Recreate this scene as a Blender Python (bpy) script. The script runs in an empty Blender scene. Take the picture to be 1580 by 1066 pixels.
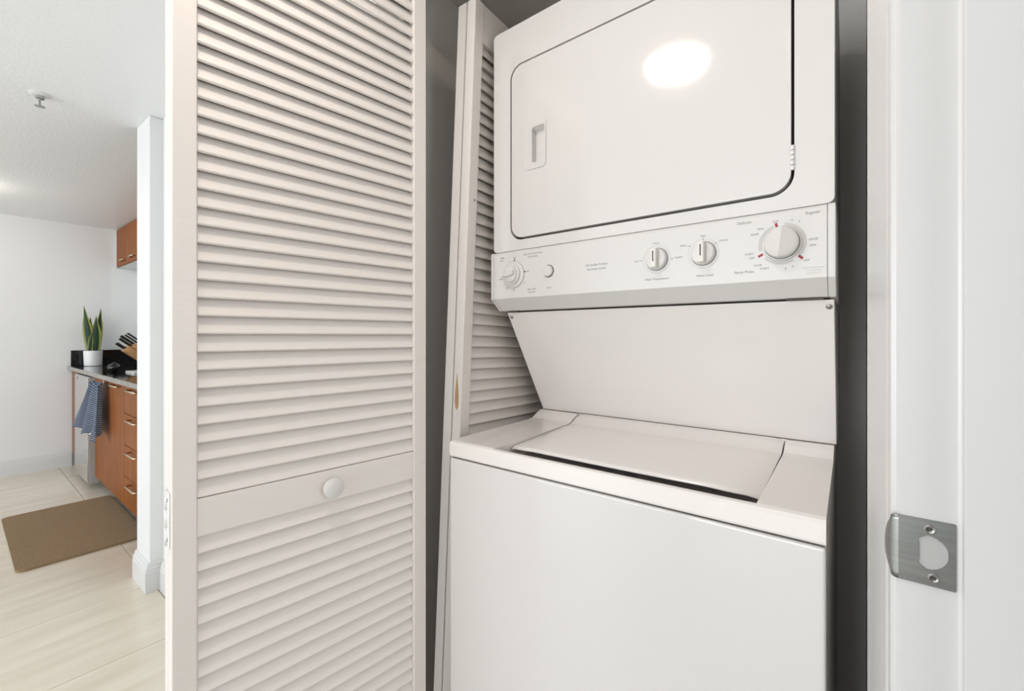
import bpy, bmesh, math, random
from mathutils import Vector, Matrix
random.seed(7)
C = bpy.context.scene.collection
scn = bpy.context.scene
R = math.radians

# ---------------------------------------------------------------- camera
cam_data = bpy.data.cameras.new('camera')
cam = bpy.data.objects.new('camera', cam_data)
C.objects.link(cam)
cam.location = (0, 0, 1.18)
cam.rotation_euler = (R(90), 0, R(37.8))
cam_data.sensor_width = 36
cam_data.lens = 36 * 671 / 1580
cam_data.shift_y = -15 / 1580
cam_data.clip_start = 0.02
scn.camera = cam

# ---------------------------------------------------------------- world, lights, exposure
w = bpy.data.worlds.new('world')
scn.world = w
w.use_nodes = True
bg = w.node_tree.nodes['Background']
bg.inputs[0].default_value = (0.80, 0.90, 1.0, 1)
bg.inputs[1].default_value = 0.25


def area(name, loc, rot, sx, sy, power, col):
    l = bpy.data.lights.new(name, 'AREA')
    l.shape = 'RECTANGLE'
    l.size, l.size_y = sx, sy
    l.energy = power
    l.color = col
    o = bpy.data.objects.new(name, l)
    C.objects.link(o)
    o.location, o.rotation_euler = loc, rot
    return o


# living room window daylight, and an added fill light beside it (wall at Y=-4.5, behind the camera)
area('window_daylight', (-3.4, -4.42, 1.25), (R(90), 0, 0), 3.2, 1.7, 84, (0.86, 0.93, 1.0))
area('added_fill_rear', (-0.85, -4.42, 1.15), (R(90), 0, 0), 1.3, 1.9, 58, (0.95, 0.97, 1.0))
# added fill light on the right, shining through the open doorway
area('added_fill_right', (1.42, 0.10, 1.35), (R(90), 0, R(90)), 0.62, 1.2, 9, (0.97, 0.98, 1.0))
HALL_LAMP = 32.0
KITCHEN_LAMP = 24.0

vs = scn.view_settings
vs.view_transform = 'Standard'
vs.look = 'None'
vs.gamma = 1
vs.use_curve_mapping = False
vs.exposure = 0.04


# ---------------------------------------------------------------- materials
def mat(name, col, rough=0.5, metal=0.0, bump=0.0, scale=40, vary=0.0, vscale=3.0, coat=0.0, spec=0.5, emit=None, estr=0):
    m = bpy.data.materials.new(name)
    m.use_nodes = True
    nt = m.node_tree
    b = nt.nodes['Principled BSDF']
    b.inputs['Base Color'].default_value = (*col, 1)
    b.inputs['Roughness'].default_value = rough
    b.inputs['Metallic'].default_value = metal
    b.inputs['Coat Weight'].default_value = coat
    b.inputs['Coat Roughness'].default_value = 0.05
    b.inputs['Specular IOR Level'].default_value = spec
    tc = nt.nodes.new('ShaderNodeTexCoord')
    if vary:
        n = nt.nodes.new('ShaderNodeTexNoise')
        n.inputs['Scale'].default_value = vscale
        n.inputs['Detail'].default_value = 4
        nt.links.new(tc.outputs['Object'], n.inputs['Vector'])
        r = nt.nodes.new('ShaderNodeMixRGB')
        r.inputs[1].default_value = (*[c * (1 - vary) for c in col], 1)
        r.inputs[2].default_value = (*[min(1, c * (1 + vary)) for c in col], 1)
        nt.links.new(n.outputs['Fac'], r.inputs[0])
        nt.links.new(r.outputs[0], b.inputs['Base Color'])
    if bump:
        n = nt.nodes.new('ShaderNodeTexNoise')
        n.inputs['Scale'].default_value = scale
        n.inputs['Detail'].default_value = 3
        nt.links.new(tc.outputs['Object'], n.inputs['Vector'])
        bp = nt.nodes.new('ShaderNodeBump')
        bp.inputs['Strength'].default_value = bump
        bp.inputs['Distance'].default_value = 0.004
        nt.links.new(n.outputs['Fac'], bp.inputs['Height'])
        nt.links.new(bp.outputs[0], b.inputs['Normal'])
    if emit:
        b.inputs['Emission Color'].default_value = (*emit, 1)
        b.inputs['Emission Strength'].default_value = estr
    return m


def grain(name, c1, c2, scale, rough, stretch, detail=4, bump=0.0, lo=0.35, hi=0.65, coat=0.0):
    """streaky colour: noise stretched along one axis"""
    m = mat(name, c1, rough, coat=coat)
    nt = m.node_tree
    b = nt.nodes['Principled BSDF']
    tc = [n for n in nt.nodes if n.type == 'TEX_COORD'][0]
    mp = nt.nodes.new('ShaderNodeMapping')
    mp.inputs['Scale'].default_value = stretch
    nt.links.new(tc.outputs['Object'], mp.inputs[0])
    n = nt.nodes.new('ShaderNodeTexNoise')
    n.inputs['Scale'].default_value = scale
    n.inputs['Detail'].default_value = detail
    nt.links.new(mp.outputs[0], n.inputs['Vector'])
    cr = nt.nodes.new('ShaderNodeValToRGB')
    cr.color_ramp.elements[0].position = lo
    cr.color_ramp.elements[0].color = (*c1, 1)
    cr.color_ramp.elements[1].position = hi
    cr.color_ramp.elements[1].color = (*c2, 1)
    nt.links.new(n.outputs['Fac'], cr.inputs[0])
    nt.links.new(cr.outputs[0], b.inputs['Base Color'])
    if bump:
        bp = nt.nodes.new('ShaderNodeBump')
        bp.inputs['Strength'].default_value = bump
        bp.inputs['Distance'].default_value = 0.002
        nt.links.new(n.outputs['Fac'], bp.inputs['Height'])
        nt.links.new(bp.outputs[0], b.inputs['Normal'])
    return m


M = {}
M['wall'] = mat('white_wall_paint', (0.81, 0.82, 0.82), 0.55, bump=0.05, scale=60)
M['ceiling'] = mat('ceiling_texture_paint', (0.88, 0.89, 0.90), 0.42, bump=0.35, scale=70)
M['closet'] = mat('closet_paint', (0.87, 0.845, 0.805), 0.6, bump=0.06, scale=50)
M['trim'] = mat('white_trim_gloss', (0.71, 0.71, 0.705), 0.28, bump=0.03, scale=25)
M['door'] = grain('warm_white_door_paint', (0.835, 0.785, 0.74), (0.855, 0.805, 0.76), 30, 0.42, (1, 6, 14), bump=0.05)
M['appliance'] = mat('white_enamel', (0.76, 0.742, 0.728), 0.09, vary=0.008, vscale=4, coat=0.0)
M['enamel_lit'] = mat('white_enamel_lit', (0.90, 0.865, 0.84), 0.14, vary=0.008, vscale=4)  # washer enamel made lighter; lamplight on top, lid and slope put into colour
M['plastic'] = mat('white_plastic', (0.74, 0.727, 0.71), 0.32)
M['plastic2'] = mat('cream_plastic', (0.80, 0.78, 0.74), 0.35)
M['dial'] = mat('grey_dial_print', (0.60, 0.59, 0.57), 0.5)
M['print'] = mat('grey_print', (0.25, 0.245, 0.24), 0.6)
M['red'] = mat('red_print', (0.38, 0.05, 0.06), 0.6)
M['black'] = mat('black_print', (0.03, 0.03, 0.03), 0.5)
M['gasket'] = mat('dark_gap_gasket', (0.10, 0.095, 0.085), 0.8)
M['galv'] = grain('galvanized_side', (0.72, 0.71, 0.68), (0.80, 0.79, 0.76), 9, 0.35, (1, 9, 1))
M['screw'] = mat('zinc_screw', (0.36, 0.355, 0.34), 0.35, metal=1.0, bump=0.1, scale=300)
M['strike'] = grain('brushed_nickel', (0.27, 0.28, 0.272), (0.32, 0.33, 0.322), 20, 0.34, (1, 1, 14))
M['strike'].node_tree.nodes['Principled BSDF'].inputs['Metallic'].default_value = 0.9
M['pocket'] = mat('grey_pocket', (0.50, 0.50, 0.49), 0.6)
M['hinge'] = mat('painted_hinge', (0.83, 0.83, 0.82), 0.25, metal=0.15)
M['rawwood'] = grain('chipped_raw_wood', (0.42, 0.25, 0.11), (0.60, 0.40, 0.20), 30, 0.7, (1, 1, 0.2))
M['grout'] = mat('tile_grout', (0.42, 0.39, 0.33), 0.8, bump=0.1, scale=200)
M['tile'] = grain('cream_stone_tile', (0.69, 0.62, 0.505), (0.80, 0.74, 0.635), 2.6, 0.22, (5, 0.8, 1), detail=7, lo=0.3, hi=0.72)
M['cherry'] = grain('cherry_veneer', (0.20, 0.060, 0.012), (0.31, 0.103, 0.022), 7, 0.5, (9, 9, 0.7), detail=6)
M['cherry'].node_tree.nodes['Principled BSDF'].inputs['Specular IOR Level'].default_value = 0.2
M['cherrydark'] = grain('cherry_edge', (0.16, 0.06, 0.025), (0.24, 0.095, 0.04), 7, 0.4, (9, 9, 0.7))
M['granite'] = mat('black_granite', (0.012, 0.012, 0.013), 0.06, vary=0.9, vscale=160)
M['granite_edge'] = mat('granite_edge', (0.22, 0.205, 0.18), 0.12, vary=0.35, vscale=120)
M['steel'] = grain('stainless_front', (0.62, 0.62, 0.61), (0.68, 0.68, 0.67), 6, 0.13, (1, 1, 30))
M['steel'].node_tree.nodes['Principled BSDF'].inputs['Metallic'].default_value = 0.95
M['applgrey'] = mat('grey_appliance_side', (0.42, 0.41, 0.40), 0.4)
M['dark'] = mat('dark_toe_kick', (0.025, 0.022, 0.02), 0.6)
M['handle'] = mat('satin_brass_handle', (0.62, 0.52, 0.38), 0.28, metal=1.0)
M['mat'] = mat('brown_woven_mat', (0.28, 0.195, 0.108), 0.9, bump=0.9, scale=160, vary=0.30, vscale=90)
M['pot'] = mat('white_pot_glaze', (0.82, 0.83, 0.83), 0.25)
M['soil'] = mat('dark_soil', (0.03, 0.022, 0.015), 0.95, bump=1, scale=80)
M['glossblack'] = mat('glossy_black_glaze', (0.008, 0.009, 0.01), 0.05)
M['blockwood'] = grain('knife_block_wood', (0.46, 0.23, 0.09), (0.62, 0.36, 0.16), 14, 0.45, (6, 1, 6))
M['knife'] = mat('black_knife_handle', (0.018, 0.014, 0.014), 0.35)
M['splash'] = mat('white_gloss_splash', (0.86, 0.88, 0.88), 0.2)
M['chrome'] = mat('chrome', (0.45, 0.45, 0.45), 0.12, metal=1.0)
M['lamp_hall'] = mat('lamp_glass_hall', (0.9, 0.9, 0.9), 0.4, emit=(1.0, 0.87, 0.76), estr=HALL_LAMP)
M['lamp_kitchen'] = mat('lamp_glass_kitchen', (0.9, 0.9, 0.9), 0.4, emit=(1.0, 0.93, 0.84), estr=KITCHEN_LAMP)

# leaf: dark banded green with a pale yellow margin (UV u runs across the blade)
lm = mat('snake_plant_leaf', (0.03, 0.09, 0.03), 0.4)
nt = lm.node_tree
uv = nt.nodes.new('ShaderNodeUVMap')
sx = nt.nodes.new('ShaderNodeSeparateXYZ')
nt.links.new(uv.outputs[0], sx.inputs[0])
cr = nt.nodes.new('ShaderNodeValToRGB')
els = cr.color_ramp.elements
els[0].position = 0.0
els[0].color = (0.50, 0.52, 0.16, 1)
els[1].position = 1.0
els[1].color = (0.50, 0.52, 0.16, 1)
for p_, c_ in ((0.17, (0.50, 0.52, 0.16, 1)), (0.24, (0.02, 0.07, 0.025, 1)), (0.5, (0.045, 0.11, 0.05, 1)), (0.76, (0.02, 0.07, 0.025, 1)), (0.83, (0.50, 0.52, 0.16, 1))):
    e = els.new(p_)
    e.color = c_
nt.links.new(sx.outputs[0], cr.inputs[0])
nt.links.new(cr.outputs[0], nt.nodes['Principled BSDF'].inputs['Base Color'])
M['leaf'] = lm

# towel: small blue and white check in the weave
tm = mat('blue_check_cloth', (0.1, 0.2, 0.35), 0.95)
nt = tm.node_tree
uv = nt.nodes.new('ShaderNodeUVMap')
mp = nt.nodes.new('ShaderNodeMapping')
mp.inputs['Scale'].default_value = (42, 48, 1)
nt.links.new(uv.outputs[0], mp.inputs[0])
ck = nt.nodes.new('ShaderNodeTexChecker')
ck.inputs['Scale'].default_value = 1.0
ck.inputs[1].default_value = (0.62, 0.66, 0.70, 1)
ck.inputs[2].default_value = (0.035, 0.085, 0.20, 1)
nt.links.new(mp.outputs[0], ck.inputs[0])
nz = nt.nodes.new('ShaderNodeTexNoise')
nz.inputs['Scale'].default_value = 9
nt.links.new(uv.outputs[0], nz.inputs[0])
mx = nt.nodes.new('ShaderNodeMixRGB')
mx.inputs[2].default_value = (0.06, 0.13, 0.27, 1)
mt = nt.nodes.new('ShaderNodeMath')
mt.operation = 'MULTIPLY'
mt.inputs[1].default_value = 0.45
nt.links.new(nz.outputs[0], mt.inputs[0])
nt.links.new(mt.outputs[0], mx.inputs[0])
nt.links.new(ck.outputs[0], mx.inputs[1])
nt.links.new(mx.outputs[0], nt.nodes['Principled BSDF'].inputs['Base Color'])
M['towel'] = tm


# ---------------------------------------------------------------- helpers
def link(name, me, m, parent=None, smooth=False):
    if m is not None:
        me.materials.clear()
        me.materials.append(m)
    if smooth:
        for p in me.polygons:
            p.use_smooth = True
    o = bpy.data.objects.new(name, me)
    C.objects.link(o)
    if parent:
        o.parent = parent
    return o


def obj(name, bm, m, parent=None, smooth=False):
    bmesh.ops.recalc_face_normals(bm, faces=bm.faces[:])
    me = bpy.data.meshes.new(name)
    bm.to_mesh(me)
    bm.free()
    return link(name, me, m, parent, smooth)


def add_box(bm, x0, x1, y0, y1, z0, z1, bev=0.0, seg=2):
    t = bmesh.new()
    v = [t.verts.new((x, y, z)) for x in (x0, x1) for y in (y0, y1) for z in (z0, z1)]
    for f in ((0, 1, 3, 2), (4, 6, 7, 5), (0, 4, 5, 1), (2, 3, 7, 6), (0, 2, 6, 4), (1, 5, 7, 3)):
        t.faces.new([v[i] for i in f])
    if bev:
        bmesh.ops.bevel(t, geom=t.edges[:], offset=bev, segments=seg, affect='EDGES', profile=0.5)
    bmesh.ops.recalc_face_normals(t, faces=t.faces[:])
    me = bpy.data.meshes.new('tmp')
    t.to_mesh(me)
    t.free()
    bm.from_mesh(me)
    bpy.data.meshes.remove(me)
    return bm


def box(name, x0, x1, y0, y1, z0, z1, m, parent=None, bev=0.0, seg=2):
    bm = bmesh.new()
    add_box(bm, x0, x1, y0, y1, z0, z1, bev, seg)
    return obj(name, bm, m, parent)


def add_prism(bm, pts, axis, a0, a1, bev=0.0):
    """pts: polygon; axis 'x': pts are (y,z); 'y': (x,z); 'z': (x,y)"""
    t = bmesh.new()
    def mk(p, a):
        if axis == 'x':
            return (a, p[0], p[1])
        if axis == 'y':
            return (p[0], a, p[1])
        return (p[0], p[1], a)
    A = [t.verts.new(mk(p, a0)) for p in pts]
    B = [t.verts.new(mk(p, a1)) for p in pts]
    n = len(pts)
    t.faces.new(A)
    t.faces.new(B[::-1])
    for i in range(n):
        t.faces.new((A[i], B[i], B[(i + 1) % n], A[(i + 1) % n]))
    if bev:
        bmesh.ops.bevel(t, geom=t.edges[:], offset=bev, segments=2, affect='EDGES', profile=0.5)
    bmesh.ops.recalc_face_normals(t, faces=t.faces[:])
    me = bpy.data.meshes.new('tmp')
    t.to_mesh(me)
    t.free()
    bm.from_mesh(me)
    bpy.data.meshes.remove(me)
    return bm


def prism(name, pts, axis, a0, a1, m, parent=None, bev=0.0):
    return obj(name, add_prism(bmesh.new(), pts, axis, a0, a1, bev), m, parent)


def add_lathe(bm, prof, n=40, mtx=None):
    """prof: (radius, height) list turned about +Z, then moved by mtx"""
    rings = []
    for r, h in prof:
        if r < 1e-6:
            rings.append([bm.verts.new((0, 0, h))])
        else:
            rings.append([bm.verts.new((r * math.cos(2 * math.pi * i / n), r * math.sin(2 * math.pi * i / n), h)) for i in range(n)])
    for a, b in zip(rings, rings[1:]):
        for i in range(n):
            j = (i + 1) % n
            if len(a) == 1 and len(b) == 1:
                continue
            if len(a) == 1:
                bm.faces.new((a[0], b[i], b[j]))
            elif len(b) == 1:
                bm.faces.new((a[i], b[0], a[j]))
            else:
                bm.faces.new((a[i], b[i], b[j], a[j]))
    if mtx is not None:
        vs_ = [v for r in rings for v in r]
        bmesh.ops.transform(bm, matrix=mtx, verts=vs_)
    return bm


def lathe(name, prof, mtx, m, parent=None, n=40, smooth=True):
    o = obj(name, add_lathe(bmesh.new(), prof, n, mtx), m, parent, smooth)
    if smooth:
        es = o.data
        try:
            es.set_sharp_from_angle(angle=R(35))
        except Exception:
            pass
    return o


def add_tube(bm, pts, r, n=8):
    pts = [Vector(p) for p in pts]
    rings = []
    for i, p in enumerate(pts):
        d = (pts[min(i + 1, len(pts) - 1)] - pts[max(i - 1, 0)]).normalized()
        up = Vector((0, 0, 1)) if abs(d.z) < 0.9 else Vector((1, 0, 0))
        a = d.cross(up).normalized()
        b = d.cross(a)
        rings.append([bm.verts.new(p + a * (r * math.cos(2 * math.pi * k / n)) + b * (r * math.sin(2 * math.pi * k / n))) for k in range(n)])
    for A, B in zip(rings, rings[1:]):
        for k in range(n):
            bm.faces.new((A[k], B[k], B[(k + 1) % n], A[(k + 1) % n]))
    bm.faces.new(rings[0])
    bm.faces.new(rings[-1][::-1])
    return bm


def rrect(x0, x1, y0, y1, r, n=8):
    out = []
    for cx, cy, a0 in ((x1 - r, y1 - r, 0), (x0 + r, y1 - r, 90), (x0 + r, y0 + r, 180), (x1 - r, y0 + r, 270)):
        for k in range(n + 1):
            a = R(a0 + 90 * k / n)
            out.append((cx + r * math.cos(a), cy + r * math.sin(a)))
    return out


def plate(name, loops, y0, y1, m, parent=None, bev=0.0, plane='xz'):
    """flat plate from closed 2D outlines (first = outside, others = holes), thickness y0..y1"""
    cu = bpy.data.curves.new('tmp', 'CURVE')
    cu.dimensions = '2D'
    cu.fill_mode = 'BOTH'
    for lp in loops:
        s = cu.splines.new('POLY')
        s.points.add(len(lp) - 1)
        for p, q in zip(s.points, lp):
            p.co = (q[0], q[1], 0, 1)
        s.use_cyclic_u = True
    cu.extrude = (y1 - y0) / 2 - bev
    if bev:
        cu.bevel_depth = bev
        cu.bevel_resolution = 3
        cu.offset = -bev
    t = bpy.data.objects.new('tmp', cu)
    C.objects.link(t)
    dg = bpy.context.evaluated_depsgraph_get()
    me = bpy.data.meshes.new_from_object(t.evaluated_get(dg))
    bpy.data.objects.remove(t)
    bpy.data.curves.remove(cu)
    me.name = name
    bm = bmesh.new()
    bm.from_mesh(me)
    bmesh.ops.remove_doubles(bm, verts=bm.verts[:], dist=1e-5)
    # curve lies in XY, thickness along Z: turn so XY -> XZ
    for v in bm.verts:
        x, y, z = v.co
        v.co = (x, (y0 + y1) / 2 - z, y)
    bpy.data.meshes.remove(me)
    o = obj(name, bm, m, parent)
    for p in o.data.polygons:
        p.use_smooth = True
    try:
        o.data.set_sharp_from_angle(angle=R(40))
    except Exception:
        pass
    return o


def tag(o, label=None, cat=None, group=None, kind=None):
    if label:
        o['label'] = label
    if cat:
        o['category'] = cat
    if group:
        o['group'] = group
    if kind:
        o['kind'] = kind
    return o


def thing(name, label, cat, loc=(0, 0, 0), rotz=0.0, group=None):
    o = bpy.data.objects.new(name, None)
    o.empty_display_size = 0.05
    C.objects.link(o)
    o.location = loc
    o.rotation_euler = (0, 0, rotz)
    return tag(o, label, cat, group)


def struct(o):
    o['kind'] = 'structure'
    return o


def text_bm(bm, s, x, z, size, y, shear=0.2, rot=0.0, align='CENTER'):
    cu = bpy.data.curves.new('tmp', 'FONT')
    cu.body = s
    cu.size = size
    cu.shear = shear
    cu.align_x = align
    cu.align_y = 'CENTER'
    cu.extrude = 0.00015
    cu.resolution_u = 2
    t = bpy.data.objects.new('tmp', cu)
    C.objects.link(t)
    dg = bpy.context.evaluated_depsgraph_get()
    me = bpy.data.meshes.new_from_object(t.evaluated_get(dg))
    me.transform(Matrix.Translation((x, y, z)) @ Matrix.Rotation(R(90), 4, 'X') @ Matrix.Rotation(rot, 4, 'Z'))
    bm.from_mesh(me)
    bpy.data.objects.remove(t)
    bpy.data.curves.remove(cu)
    bpy.data.meshes.remove(me)


# ---------------------------------------------------------------- room shell
CEIL = 2.2
# floor slab (grout) with the tiles laid on it
floor = struct(box('floor', -5.7, 1.6, -4.6, 1.6, -0.12, -0.0035, M['grout']))
tile_me = None
px_, py_ = 0.513, 1.026
gap = 0.0035
bm = bmesh.new()
add_box(bm, 0, px_ - gap, 0, py_ - gap, -0.006, 0.0, 0.0012, 1)
o = obj('tile', bm, M['tile'])
tile_me = o.data
bpy.data.objects.remove(o)
kx = 0
x = -2.6225 - px_ * 6
while x < 1.55:
    y = 0.59 - py_ * 5
    while y < 1.5:
        t = bpy.data.objects.new('tile', tile_me)
        C.objects.link(t)
        t.parent = floor
        t.location = (x + gap / 2, y + gap / 2, 0)
        y += py_
    x += px_
struct(box('ceiling', -5.7, 1.6, -4.6, 1.6, CEIL, CEIL + 0.1, M['ceiling']))
# far kitchen wall, kitchen back wall, wall end beside the kitchen
struct(box('wall_left', -5.7, -5.6, -4.6, 1.4, 0, CEIL, M['wall']))
struct(box('wall_kitchen', -5.6, -2.77, 1.3, 1.4, 0, CEIL, M['wall']))
struct(box('wall_end', -2.77, -2.555, 0.56, 1.4, 0, CEIL, M['wall'], bev=0.003, seg=1))
struct(box('wall_hall', -2.555, -0.88, 0.612, 0.70, 0, CEIL, M['wall']))
struct(box('wall_header', -0.88, 0.034, 0.612, 0.70, 2.06, CEIL, M['wall']))
# closet shell
struct(box('wall_closet_left', -1.05, -0.95, 0.70, 1.55, 0, CEIL, M['closet']))
struct(box('wall_closet_back', -0.95, 0.034, 1.45, 1.55, 0, CEIL, M['closet']))
struct(box('wall_closet_right', 0.034, 0.15, 0.655, 1.55, 0, CEIL, M['closet']))
struct(box('ceiling_closet', -0.95, 0.034, 0.70, 1.45, CEIL - 0.012, CEIL - 0.001, M['closet']))
# rest of the home behind the camera
bm = bmesh.new()
add_box(bm, -5.6, -5.1, -4.6, -4.5, 0, CEIL)
add_box(bm, -1.7, -1.5, -4.6, -4.5, 0, CEIL)
add_box(bm, -0.2, 1.6, -4.6, -4.5, 0, CEIL)
add_box(bm, -1.5, -0.2, -4.6, -4.5, 2.12, CEIL)
add_box(bm, -5.1, -1.7, -4.6, -4.5, 0, 0.35)
add_box(bm, -5.1, -1.7, -4.6, -4.5, 2.15, CEIL)
struct(obj('wall_window', bm, M['wall']))
bm = bmesh.new()
for xx in (-5.1, -3.43, -1.76):
    add_box(bm, xx, xx + 0.06, -4.57, -4.52, 0.35, 2.15)
add_box(bm, -5.04, -1.76, -4.57, -4.52, 0.35, 0.41)
add_box(bm, -5.04, -1.76, -4.57, -4.52, 2.09, 2.15)
struct(obj('window_1', bm, M['trim']))
bm = bmesh.new()
for xx in (-1.5, -0.88, -0.26):
    add_box(bm, xx, xx + 0.06, -4.57, -4.52, 0.0, 2.12)
add_box(bm, -1.44, -0.26, -4.57, -4.52, 0.0, 0.06)
add_box(bm, -1.44, -0.26, -4.57, -4.52, 2.06, 2.12)
struct(obj('added_window_2', bm, M['trim']))  # unseen window frame, added to go with the rear fill light
bm = bmesh.new()
add_box(bm, 1.5, 1.6, -4.5, -0.25, 0, CEIL)
add_box(bm, 1.5, 1.6, 0.45, 1.6, 0, CEIL)
add_box(bm, 1.5, 1.6, -0.25, 0.45, 0, 0.7)
add_box(bm, 1.5, 1.6, -0.25, 0.45, 2.0, CEIL)
struct(obj('wall_right', bm, M['wall']))
bm = bmesh.new()
for yy in (-0.25, 0.39):
    add_box(bm, 1.53, 1.58, yy, yy + 0.06, 0.7, 2.0)
for zz in (0.7, 1.94):
    add_box(bm, 1.53, 1.58, -0.19, 0.39, zz, zz + 0.06)
struct(obj('added_window_3', bm, M['trim']))  # unseen frame added around the fill light on the right
struct(box('wall_rear', 0.034, 0.15, -4.5, -0.42, 0, CEIL, M['wall']))
struct(box('wall_back', 0.15, 1.5, 1.5, 1.6, 0, CEIL, M['wall']))

# doorway jamb with stop, and the moulded casing on the hall side
JH = 2.19
jamb_pts = [(0.0365, 0.525), (0.073, 0.525), (0.0752, 0.5245), (0.0756, 0.5240), (0.0756, 0.5155), (0.0766, 0.5145), (0.112, 0.5140), (0.1145, 0.515), (0.1165, 0.525), (0.150, 0.525), (0.150, 0.655), (0.034, 0.655), (0.034, 0.5275)]
struct(prism('trim_1', jamb_pts, 'z', 0, JH, M['trim']))
casing_pts = [(0.034, 0.531), (0.0305, 0.5315), (0.0298, 0.533), (0.0290, 0.544), (0.0275, 0.548), (0.0240, 0.575), (0.0212, 0.600), (0.0185, 0.628), (0.0172, 0.636), (0.0165, 0.645), (0.0165, 0.655), (0.034, 0.655)]
struct(prism('trim_2', casing_pts, 'z', 0, JH, M['trim']))

# baseboards
base_prof = [(0, 0), (0.018, 0), (0.018, 0.090), (0.0155, 0.098), (0.0155, 0.106), (0.011, 0.113), (0.009, 0.124), (0.004, 0.131), (0, 0.131)]
struct(prism('baseboard_left', [(-5.6 + a, b) for a, b in base_prof], 'y', -4.5, 0.672, M['trim']))
bm = bmesh.new()
# the wall end's baseboard turns the corner: mitred sweep of the profile
for (p0, p1) in (('f', None),):
    A, B, D = [], [], []
    for a, b in base_prof:
        A.append(bm.verts.new((-2.77 - 0.0, 0.56 - a, b)))
        B.append(bm.verts.new((-2.555 + a, 0.56 - a, b)))
        D.append(bm.verts.new((-2.555 + a, 0.612, b)))
    n = len(base_prof)
    for i in range(n):
        j = (i + 1) % n
        bm.faces.new((A[i], B[i], B[j], A[j]))
        bm.faces.new((B[i], D[i], D[j], B[j]))
    bm.faces.new(A)
    bm.faces.new(D)
struct(obj('baseboard_end', bm, M['trim']))
struct(prism('baseboard_hall', [(0.612 - a, b) for a, b in base_prof], 'x', -2.537, -0.90, M['trim']))

# ---------------------------------------------------------------- louvered bifold doors
PITCH_T, PITCH_B = 0.02816, 0.02740
W_ST, W_SL, TH = 0.0315, 0.387, 0.028
W_DOOR = W_ST * 2 + W_SL
RAIL_T, RAIL_M, RAIL_B = (1.915, 2.01), (0.870, 0.9285), (0.012, 0.130)


def slat_mesh():
    bm = bmesh.new()
    add_box(bm, 0, W_SL, -0.0027, 0.0027, -0.0165, 0.0165, 0.0012, 1)
    me = bpy.data.meshes.new('slat')
    # lower edge comes forward (-y), upper edge goes back
    bmesh.ops.transform(bm, matrix=Matrix.Translation((0, 0.0105, 0.0152)) @ Matrix.Rotation(R(-24), 4, 'X'), verts=bm.verts[:])
    bmesh.ops.recalc_face_normals(bm, faces=bm.faces[:])
    bm.to_mesh(me)
    bm.free()
    me.materials.append(M['door'])
    return me


SLAT = slat_mesh()


def bifold(name, label, cat, loc, rot, knob):
    root = thing(name, label, cat, loc)
    root.rotation_euler = rot
    for k in range(2):
        y0 = k * 0.0315
        for x0 in (0, W_ST + W_SL):
            box('stile', x0, x0 + W_ST, y0, y0 + TH, 0.012, 2.01, M['door'], root, bev=0.0018)
        for z0, z1 in (RAIL_T, RAIL_M, RAIL_B):
            box('rail', W_ST, W_ST + W_SL, y0 + 0.0015, y0 + TH - 0.0015, z0, z1, M['door'], root, bev=0.0008, seg=1)
        z = RAIL_M[1]
        while z < RAIL_T[0] - 0.008:
            s = bpy.data.objects.new('slat', SLAT)
            C.objects.link(s)
            s.parent = root
            s.location = (W_ST, y0, z + 0.001)
            z += PITCH_T
        z = RAIL_B[1]
        while z < RAIL_M[0] - 0.008:
            s = bpy.data.objects.new('slat', SLAT)
            C.objects.link(s)
            s.parent = root
            s.location = (W_ST, y0, z + 0.0005)
            z += PITCH_B
    # butt hinges on the fold, at the near edge: leaves on both panel edges and a knuckle between
    for zc in ((0.35, 0.902, 1.86) if knob else ()):
        bm = bmesh.new()
        add_box(bm, -0.0022, 0, 0.010, 0.0275, zc - 0.042, zc + 0.042, 0.0006, 1)
        add_box(bm, -0.0022, 0, 0.0320, 0.050, zc - 0.042, zc + 0.042, 0.0006, 1)
        hg = obj('hinge', bm, M['hinge'], root)
        bm = bmesh.new()
        for q in range(3):
            a = zc - 0.042 + q * 0.028
            add_lathe(bm, [(0, a), (0.0028, a), (0.0028, a + 0.0265), (0, a + 0.0265)], 14, Matrix.Translation((-0.0016, 0.0297, 0)))
        obj('knuckle', bm, M['hinge'], hg, True)
        bm = bmesh.new()
        for yy in (0.018, 0.041):
            for dz in (-0.030, 0.030):
                add_lathe(bm, [(0, 0), (0.003, 0), (0.0022, 0.001), (0, 0.0012)], 12, Matrix.Translation((-0.0022, yy, zc + dz)) @ Matrix.Rotation(R(-90), 4, 'Y'))
        obj('screw', bm, M['screw'], hg)
    if knob:
        prof = [(0, 0), (0.0105, 0), (0.0098, 0.004), (0.0100, 0.007), (0.0150, 0.0100), (0.0185, 0.0135), (0.0192, 0.0175), (0.0178, 0.0210), (0.0130, 0.0236), (0.0060, 0.0248), (0, 0.025)]
        lathe('knob', prof, Matrix.Translation((0.2365, 0.0015, 0.899)) @ Matrix.Rotation(R(90), 4, 'X'), M['plastic'], root, 40)
    return root


main_door = bifold('louvered_bifold_door', 'off-white louvered bifold closet door with a round white knob, folded open beside the washer', 'door', (-0.794, 0.200, 0), (0, 0, R(83.57)), True)
lean_door = bifold('louvered_bifold_door', 'folded louvered door with a chipped edge, leaning between closet wall and dryer', 'door', (-0.771, 0.732, 0), (R(1.45), R(1.5), R(90)), False)
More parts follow.
